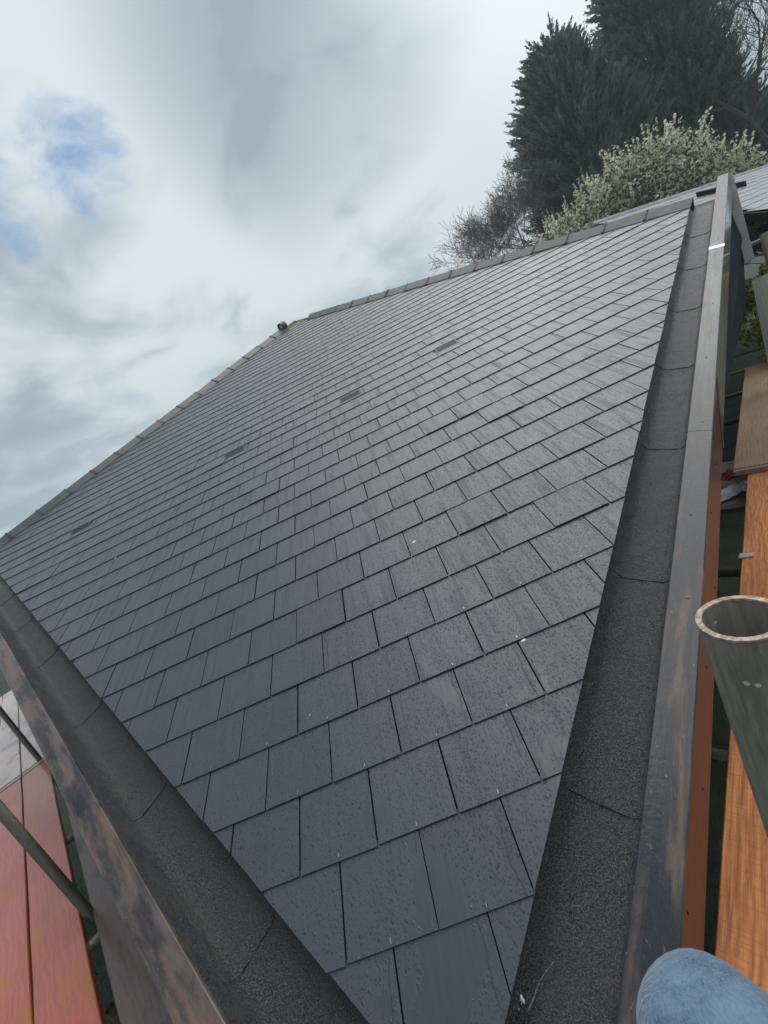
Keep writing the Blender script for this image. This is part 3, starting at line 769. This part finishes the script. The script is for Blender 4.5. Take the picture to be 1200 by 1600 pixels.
def crumple(name, c, sx, sy, h, mat, label, cat):
    n = 14; vs, fs = [], []
    for i in range(n):
        for j in range(n):
            x, y = (i / (n - 1) - .5), (j / (n - 1) - .5); r = math.hypot(x, y) * 2
            vs.append((x * sx * (1 + RNG.normal(0, .04)), y * sy * (1 + RNG.normal(0, .04)), max(0.004, h * (1 - r * r * .8) + RNG.normal(0, h * .22))))
    for i in range(n - 1):
        for j in range(n - 1): a = i * n + j; fs.append((a, a + n, a + n + 1, a + 1))
    o = obj(name, vs, fs, mat, label=label, cat=cat); o.location = c; return o
gz = 2.98
c = onz(1146, 770, gz); 
crumple('plastic_sheet', (c[0], c[1], gz), .34, .14, .05, WHITESHEET, 'crumpled white plastic sheet in the gap under the tan board end', 'sheet')
c2 = onz(1142, 757, gz); crumple('red_cloth', (c2[0] + .12, c2[1] + .16, gz), .14, .12, .04, REDPAINT, 'small red cloth behind the white plastic sheet', 'cloth')
# the lower board they lie on
lb_ = onz(1150, 775, gz - .045)
board(lb_ - dR * .3 - nR * .30, dR, nR, 1.0, DARKWET, gz - .004, 'dark short board lying lower in the right gap under the white sheet', .42)

# ------------------------------------------------------------------ petals and crumbs on the slates
for (u, v, lb, sc) in ((.804, 1.655, 'white petal in the middle of the slates, upper one of the two near ones', 1.1), (1.086, .762, 'white petal by a slate joint near the right gutter', 1.1),
                       (.063, .837, 'cream petal on a slate near the left gutter', 1.0), (-1.978, 3.327, 'white petal far up the slates toward the left hip', 1.2)):
    k = math.floor(v / G); n0 = .0125 - .0056 * (v - k * G) / G
    vs = [(0, 0, .004)]; rr = .0085 * sc
    for i in range(9):
        a = 2 * PI * i / 9; q = rr * (1 + .25 * math.sin(a * 2 + u) + RNG.normal(0, .06)); vs.append((q * math.cos(a), q * .8 * math.sin(a), .0015 + .002 * abs(math.sin(a))))
    vs += [(x, y, z - .0012) for x, y, z in vs]
    fs = [(0, i + 1, (i + 1) % 9 + 1) for i in range(9)] + [(10, (i + 1) % 9 + 11, i + 11) for i in range(9)] + [(i + 1, i + 11, (i + 1) % 9 + 11, (i + 1) % 9 + 1) for i in range(9)]
    o = obj('petal', vs, fs, PETAL, label=lb, cat='petal', group='petals fallen on the slates')
    o.location = r2w((u, v, n0)); o.rotation_euler = (PIT, 0, 0)
m = MB()
for q in range(6):
    c = VB + eR * (.262 + RNG.normal(0, .012)) + oR * (.010 + RNG.normal(0, .006)); r_ = RNG.uniform(.003, .008)
    ico = [np.array([*c, -.062 + RNG.normal(0, .006)]) + r_ * np.array(d) for d in ((1, 0, 0), (-1, 0, 0), (0, 1, 0), (0, -1, 0), (0, 0, 1), (0, 0, -1))]
    m.add(ico, [(0, 2, 4), (2, 1, 4), (1, 3, 4), (3, 0, 4), (2, 0, 5), (1, 2, 5), (3, 1, 5), (0, 3, 5)])
m.v = [tuple(r2w(v)) for v in m.v]
m.build('mortar_crumbs', PETAL, label='pale crumbs of mortar at the bottom end of the right gutter', cat='crumbs')

# ------------------------------------------------------------------ the person: a bent leg in jeans at the lower right
def denim():
    m, t, b = material('blue denim'); tcn = t.node('ShaderNodeTexCoord'); p = tcn.outputs['Object']
    wv = t.node('ShaderNodeTexWave', wave_type='BANDS', bands_direction='X'); t.put(wv.inputs[0], p)
    wv.inputs['Scale'].default_value = 230; wv.inputs['Distortion'].default_value = 1.2; wv.inputs['Detail'].default_value = 2
    th = t.noise(t.map(p, (420, 130, 420)), 1, 3, .7); wear = t.noise(p, 11, 4, .6)
    col = t.mix(t.ramp(t.math('ADD', t.math('MULTIPLY', wv.outputs[1], .18), t.math('MULTIPLY', th, .8)), .28, .7), (.026, .058, .118), (.12, .205, .32))
    col = t.mix(t.math('MULTIPLY', t.ramp(wear, .45, .7), .5), col, (.19, .30, .41))
    t.put(b.inputs['Base Color'], col); b.inputs['Roughness'].default_value = .9
    b.inputs['Sheen Weight'].default_value = .3
    fold = t.noise(t.map(p, (4, 11, 6)), 2.4, 4, .55, .8)
    t.put(b.inputs['Normal'], t.bump(t.math('ADD', t.math('MULTIPLY', th, .05), fold), .6, .03))
    return m
def skin(name, pts, edges, radii, mat, parent, root=0, sub=3):
    me = bpy.data.meshes.new(name); me.from_pydata([tuple(p) for p in pts], edges, []); me.materials.append(mat)
    o = bpy.data.objects.new(name, me); COL.objects.link(o); o.parent = parent
    md = o.modifiers.new('skin', 'SKIN'); md.use_smooth_shade = True
    me.skin_vertices[0].data
    for i, r in enumerate(radii):
        me.skin_vertices[0].data[i].radius = (r, r); me.skin_vertices[0].data[i].use_root = (i == root)
    s = o.modifiers.new('sub', 'SUBSURF'); s.levels = s.render_levels = sub
    return o
kn = at(1085, 1592, .845)
hipj = kn + np.array([.16, -.43, .03]); ank = np.array([kn[0] + .03, kn[1] + .06, 3.52])
pel = hipj + np.array([.10, -.05, .03]); hip2 = pel + np.array([.11, -.02, -.03]); kn2 = hip2 + np.array([.06, .04, -.44]); ank2 = np.array([kn2[0] + .02, kn2[1] - .05, 3.25])
org = np.array([ank2[0], ank2[1], BZ])
PER = empty('person', tuple(org), label='person in blue jeans with one bent knee raised beside the right capping', cat='person')
L_ = lambda p: np.asarray(p) - org
mid = lambda a, b, f: a * (1 - f) + b * f
pts = [pel, hipj, mid(hipj, kn, .5), mid(hipj, kn, .85), kn, mid(kn, ank, .18), mid(kn, ank, .5), ank, hip2, mid(hip2, kn2, .5), kn2, mid(kn2, ank2, .5), ank2, pel + np.array([0, -.02, .14])]
rad = [.15, .105, .095, .086, .082, .074, .068, .058, .105, .09, .075, .068, .058, .15]
edg = [(0, 1), (1, 2), (2, 3), (3, 4), (4, 5), (5, 6), (6, 7), (0, 8), (8, 9), (9, 10), (10, 11), (11, 12), (0, 13)]
skin('jeans', [L_(p) for p in pts], edg, rad, denim(), PER)
BOOT = plain('brown work boot', (.05, .032, .02), .6, 0, 30)
for a_, dr in ((ank, np.array([.75, -.35, 0])), (ank2, np.array([.3, .9, 0]))):
    dr = unit(dr); f0 = np.array([0, 0, -.055])
    skin('boot', [L_(a_), L_(a_ + f0 * .9), L_(a_ + f0 + dr * .08), L_(a_ + f0 + dr * .17 + [0, 0, -.01])], [(0, 1), (1, 2), (2, 3)], [.055, .046, .046, .036], BOOT, PER)

# ------------------------------------------------------------------ trees and shrubs
def leafmat(name, cols, rough=.6, scale=.9, trans=.0):
    m, t, b = material(name); isl = geo(t, 'Random Per Island'); n = t.noise(geo(t), scale, 3, .6)
    col = t.mix(isl, cols[0], cols[1]); col = t.mix(t.ramp(n, .42, .62), col, cols[2])
    t.put(b.inputs['Base Color'], col); b.inputs['Roughness'].default_value = rough
    if trans:
        tr = t.node('ShaderNodeBsdfTranslucent'); t.put(tr.inputs[0], col); mx = t.node('ShaderNodeMixShader'); mx.inputs[0].default_value = trans
        out = t.n['Material Output']; t.l.new(b.outputs[0], mx.inputs[1]); t.l.new(tr.outputs[0], mx.inputs[2]); t.l.new(mx.outputs[0], out.inputs[0])
    return m
def conifer_material():
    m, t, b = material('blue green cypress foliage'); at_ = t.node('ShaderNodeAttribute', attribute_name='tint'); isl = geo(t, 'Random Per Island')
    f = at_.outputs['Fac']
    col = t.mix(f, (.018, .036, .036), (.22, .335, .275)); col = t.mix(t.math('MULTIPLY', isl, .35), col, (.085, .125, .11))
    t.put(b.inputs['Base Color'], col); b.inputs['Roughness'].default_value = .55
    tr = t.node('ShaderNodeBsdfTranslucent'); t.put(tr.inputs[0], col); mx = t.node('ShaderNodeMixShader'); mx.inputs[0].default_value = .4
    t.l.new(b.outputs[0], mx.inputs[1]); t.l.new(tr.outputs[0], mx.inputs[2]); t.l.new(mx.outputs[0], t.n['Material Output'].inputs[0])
    return m
CON = conifer_material()
BARK = plain('grey brown bark', (.17, .155, .14), .85, 0, 6, .3)
BARKDARK = plain('dark bark', (.05, .042, .035), .9, 0, 6, .3)
BLOSSOM = leafmat('cream blossom', ((.78, .77, .60), (.90, .89, .76), (.56, .58, .38)), .7, 1.8, .6)
LEAFG = leafmat('dull green leaves', ((.06, .09, .04), (.11, .14, .06), (.045, .07, .035)), .6, .9, .5)
YELG = leafmat('yellow green leaves', ((.22, .25, .04), (.36, .32, .05), (.10, .14, .03)), .55, 3, .4)

def rand_dirs(n):
    v = RNG.normal(size=(n, 3)); return v / np.linalg.norm(v, axis=1)[:, None]
def norm(v): return v / np.maximum(np.linalg.norm(v, axis=-1, keepdims=True), 1e-9)
def sprays(C, Dv, length, per, wid, spread):
    """tapered leaflets fanned along each plume: C centres (N,3), Dv directions"""
    N = len(C); f = RNG.uniform(0, 1, (N, per)); L = length[:, None] if np.ndim(length) else length
    side = norm(np.cross(Dv, rand_dirs(N)))[:, None, :]; side2 = np.cross(Dv[:, None, :], side)
    ang = RNG.uniform(0, 2 * PI, (N, per, 1)); out = side * np.cos(ang) + side2 * np.sin(ang)
    base = C[:, None, :] + Dv[:, None, :] * (f * L)[..., None]
    ld = norm(Dv[:, None, :] * 1.0 + out * spread)
    ll = (L * (.20 + .22 * (1 - f)) * RNG.uniform(.6, 1.3, (N, per)))[..., None]
    w_ = norm(np.cross(ld, rand_dirs(N * per).reshape(N, per, 3))) * wid * RNG.uniform(.6, 1.3, (N, per, 1))
    V = np.stack([base - w_ * .4, base + ld * ll * .5 + w_, base + ld * ll, base + ld * ll * .5 - w_], 2).reshape(-1, 3)
    return V
def conifer(center, ztop, radius, zlow, label, n, seed=0, prof_fn=None):
    c = np.array([center[0], center[1], 0])
    t = empty('conifer_tree', tuple(c), label=label, cat='tree', group='tall dark conifers')
    # limbs leave the trunk on a spiral; each carries a fan of drawn-out plumes lying the same way
    limbs = int(n / 9); lf = RNG.uniform(0, 1, limbs) ** .9; la = RNG.uniform(0, 2 * PI, limbs)
    lz = zlow + (ztop - zlow) * lf; lr = radius * prof_fn(lf) * RNG.uniform(.62, 1.12, limbs) * (1 + .12 * np.sin(la * 3 + lz * .8 + seed))
    lup = RNG.uniform(.5, 1.15, limbs); lt = np.clip(RNG.normal(.5, .26, limbs), 0, 1)
    idx = RNG.integers(0, limbs, n)
    a = la[idx] + RNG.normal(0, .16, n); along = np.where(RNG.uniform(0, 1, n) < .75, RNG.uniform(.68, 1.0, n), RNG.uniform(.15, .7, n))
    rr = np.maximum(lr[idx], .15) * along
    z = lz[idx] + (along - 1) * lr[idx] * .35 + RNG.normal(0, .22, n)
    Cn = np.c_[np.cos(a) * rr, np.sin(a) * rr, z]
    Dv = norm(np.c_[np.cos(a), np.sin(a), lup[idx]] + RNG.normal(0, .13, (n, 3)) + np.array([-.10, .06, 0]))
    Ln = RNG.uniform(.8, 1.7, n) * np.clip(.45 + .55 * (1 - lf[idx]), .5, 1)
    per = 30
    V = sprays(Cn, Dv, Ln, per, .030, .42)
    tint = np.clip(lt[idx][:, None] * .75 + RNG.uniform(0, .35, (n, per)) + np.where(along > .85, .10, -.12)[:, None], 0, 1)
    o = big_mesh('crown', V, np.arange(len(V)).reshape(-1, 4), CON, t, kind='stuff')
    at_ = o.data.attributes.new('tint', 'FLOAT', 'POINT'); at_.data.foreach_set('value', np.repeat(tint.ravel(), 4).astype(np.float32))
    m = MB(); m.tube((0, 0, 0), (0, 0, ztop * .92), .34, .04, 10)
    for i in range(60):
        zz_ = zlow * .6 + (ztop * .9 - zlow * .6) * i / 60; aa = i * 2.4; r_ = radius * .75 * max(.1, 1 - (i / 60) ** 2)
        m.tube((0, 0, zz_), (math.cos(aa) * r_, math.sin(aa) * r_, zz_ + r_ * .55), .05, .012, 5, False)
    m.build('trunk', BARKDARK, t)
def azpos(az, d): a = math.radians(az); return CAM[0] + d * math.sin(a), CAM[1] + d * math.cos(a)
dome = lambda f: np.clip(1 - f ** 2.6, 0, 1) ** .5
cone = lambda f: np.clip(1 - f, 0, 1) ** .45
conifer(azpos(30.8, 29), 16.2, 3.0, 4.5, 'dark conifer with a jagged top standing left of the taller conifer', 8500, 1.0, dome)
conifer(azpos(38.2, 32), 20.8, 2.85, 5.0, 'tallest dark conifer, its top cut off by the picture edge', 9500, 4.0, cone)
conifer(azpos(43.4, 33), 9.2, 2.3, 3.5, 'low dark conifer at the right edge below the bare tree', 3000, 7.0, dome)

def branches(m, p, d, L, r, depth, wander, split, up, tips):
    n = 3; q = p.copy(); dd = d.copy(); rr = r
    for i in range(n):
        dd = unit(dd + RNG.normal(0, wander, 3) + np.array([0, 0, up])); q2 = q + dd * L / n; r2 = rr * .86
        m.tube(q, q2, max(rr, .0075), max(r2, .0065), 6 if r > .03 else 3, False); q, rr = q2, r2
        if depth > 0 and (i > 0 or depth < 3):
            for _ in range(split):
                o = norm(np.cross(dd, rand_dirs(1)[0])); branches(m, q, unit(dd * .75 + o * RNG.uniform(.5, .95)), L * RNG.uniform(.55, .78), rr * .6, depth - 1, wander, split, up, tips)
    if depth > 0: branches(m, q, dd, L * .75, rr * .8, depth - 1, wander, split, up, tips)
    tips.append((q, dd))
def bare(pos, trunk_h, L, r, depth, label, d0=(0, 0, 1), split=2, mat=BARK, up=.06, wander=.16):
    t = empty('bare_tree', (pos[0], pos[1], 0), label=label, cat='tree', group='leafless trees'); m = MB(); tips = []
    m.tube((0, 0, 0), (0, 0, trunk_h), r * 1.3, r, 8, False); m.build('trunk', mat, t)
    m = MB(); branches(m, np.array([0, 0, trunk_h - .05]), unit(np.array(d0, float)), L, r * .9, depth, wander, split, up, tips)
    m.build('crown', mat, t, kind='stuff'); return len(m.f)
nb1 = bare(azpos(24.4, 25), 6.3, 2.4, .08, 5, 'small leafless tree at the left edge of the dark conifers', (-.10, 0, 1), 2, wander=.17)
nb1b = bare(azpos(23.9, 24.6), 5.6, 2.3, .06, 3, 'leafless sapling in front of the conifer beside the small bare tree', (.05, 0, 1))
nb2 = bare(azpos(44.0, 29), 6.6, 3.6, .17, 4, 'tall leafless tree with spreading limbs at the top right corner', (-.05, .1, 1), mat=BARKDARK)

def shrub(name, pos, z0, blobs, n_bl, n_lf, label, petal, leafm, size, shoots, cat='shrub', stem_r=.03, grp=None):
    t = empty(name, (pos[0], pos[1], 0), label=label, cat=cat, group=grp); c0 = np.array([pos[0], pos[1], 0])
    def cloud(n, size, flat=.25):
        idx = RNG.integers(0, len(blobs), n); C_ = np.array([b[:3] for b in blobs])[idx]; Rr = np.array([b[3] for b in blobs])[idx]
        dv = rand_dirs(n); r_ = Rr * (1 - .42 * RNG.uniform(0, 1, n) ** 1.6)
        r_ = r_ * (1 + .18 * np.sin(dv[:, 0] * 9 + dv[:, 2] * 7) * np.sin(dv[:, 1] * 8))
        P_ = C_ + dv * r_[:, None] * np.array([1, 1, .85])
        a = norm(dv + RNG.normal(0, .7, (n, 3))); s1 = norm(np.cross(a, rand_dirs(n))); s2 = np.cross(a, s1)
        sz = (size * RNG.uniform(.6, 1.4, n))[:, None]
        return np.stack([P_ - s1 * sz, P_ + s2 * sz * .75 + a * sz * flat, P_ + s1 * sz, P_ - s2 * sz * .75 + a * sz * flat], 1).reshape(-1, 3), P_
    V, _ = cloud(n_lf, size * 1.15); big_mesh('foliage', V, np.arange(len(V)).reshape(-1, 4), leafm, t, kind='stuff')
    m = MB(); sh = []
    for b in blobs:
        m.tube((0, 0, 0), (b[0] * .8, b[1] * .8, b[2]), stem_r, stem_r * .4, 6, False)
        for i in range(10):
            dv = rand_dirs(1)[0]; dv[2] = abs(dv[2]) * .8; m.tube((b[0] * .8, b[1] * .8, b[2]), np.array(b[:3]) + dv * b[3] * .95, stem_r * .4, .006, 4, False)
    bp = []
    for i in range(shoots):
        b = blobs[RNG.integers(0, len(blobs))]; dv = rand_dirs(1)[0]; dv[2] = abs(dv[2]) + .3; dv = unit(dv)
        p0 = np.array(b[:3]) + dv * b[3] * .85; d_ = unit(dv * .6 + np.array([.15, 0, .8]) + RNG.normal(0, .15, 3)); L = RNG.uniform(.3, .75)
        m.tube(p0, p0 + d_ * L, .008, .004, 3, False)
        for f in np.linspace(.05, 1, int(L * 26)): bp.append(p0 + d_ * L * f + RNG.normal(0, .018, 3))
    m.build('branches', BARKDARK, t)
    if petal:
        V, _ = cloud(n_bl, size)
        if bp:
            bp = np.array(bp); n = len(bp); a = rand_dirs(n); s1 = norm(np.cross(a, rand_dirs(n))); s2 = np.cross(a, s1); sz = size * RNG.uniform(.6, 1.2, (n, 1))
            V = np.concatenate([V, np.stack([bp - s1 * sz, bp + s2 * sz, bp + s1 * sz, bp - s2 * sz], 1).reshape(-1, 3)])
        big_mesh('blossom', V, np.arange(len(V)).reshape(-1, 4), petal, t, kind='stuff')
p = azpos(34.5, 20.8)
shrub('blossom_shrub', p, 0, [(0, 0, 6.4, 1.9), (.7, -.4, 7.2, 1.5), (.4, -.2, 7.7, 1.2), (-1.4, .8, 7.0, 1.6), (-.5, .4, 7.7, 1.3), (1.6, -1.1, 6.3, 1.2), (-2.4, 1.4, 7.0, 1.3)], 26000, 13000,
      'cream blossomed shrub in front of the dark conifers, behind the right hip', BLOSSOM, LEAFG, .048, 200)
p = azpos(43.0, 22.5)
shrub('blossom_shrub', p, 0, [(-.6, .4, 5.5, 1.0), (.5, -.3, 5.7, .95), (1.6, -1.1, 5.6, 1.0)], 9500, 5000,
      'lower blossomed shrub at the right edge, above the pale slated roof', BLOSSOM, LEAFG, .042, 16)
p = azpos(41.0, 7.6)
shrub('leafy_bush', p, 0, [(0, 0, 3.75, .42), (.25, -.2, 3.4, .5), (-.1, .1, 4.05, .25), (0.2, -.1, 4.25, .2)], 0, 3800,
      'yellow green bush seen between the dark void and the grey board', None, YELG, .026, 0, 'bush', .015)
p = azpos(-25.6, 14.0)
shrub('leafy_tree', p, 0, [(0, 0, 6.6, .42), (.15, 0, 6.95, .22), (-.3, 0, 6.6, .3), (-.45, .1, 6.4, .3)], 0, 1500,
      'tip of a small green tree showing over the left hip', None, YELG, .035, 0, 'tree', .03)
print('faces', nb1, nb1b, nb2, 'slates', len(slates), len(NSL), len(nsolo))

# ------------------------------------------------------------------ thin haze added to veil and lift the dark conifers
hz = bpy.data.materials.new('added haze veil'); hz.use_nodes = True; ht = NT(hz.node_tree)
ht.n.remove(ht.n['Principled BSDF']); pv = ht.node('ShaderNodeVolumePrincipled')
pv.inputs['Color'].default_value = (.82, .91, 1, 1); pv.inputs['Density'].default_value = .0022; pv.inputs['Anisotropy'].default_value = .2
ht.l.new(pv.outputs[0], ht.n['Material Output'].inputs['Volume'])
m = MB(); R = 3010; zt = 24.5
m.hexa([(-R, -R, -1), (R, -R, -1), (R, R, -1), (-R, R, -1), (-R, -R, zt), (R, -R, zt), (R, R, zt), (-R, R, zt)])
m.build('haze', hz, kind='stuff')
S.cycles.volume_bounces = 0
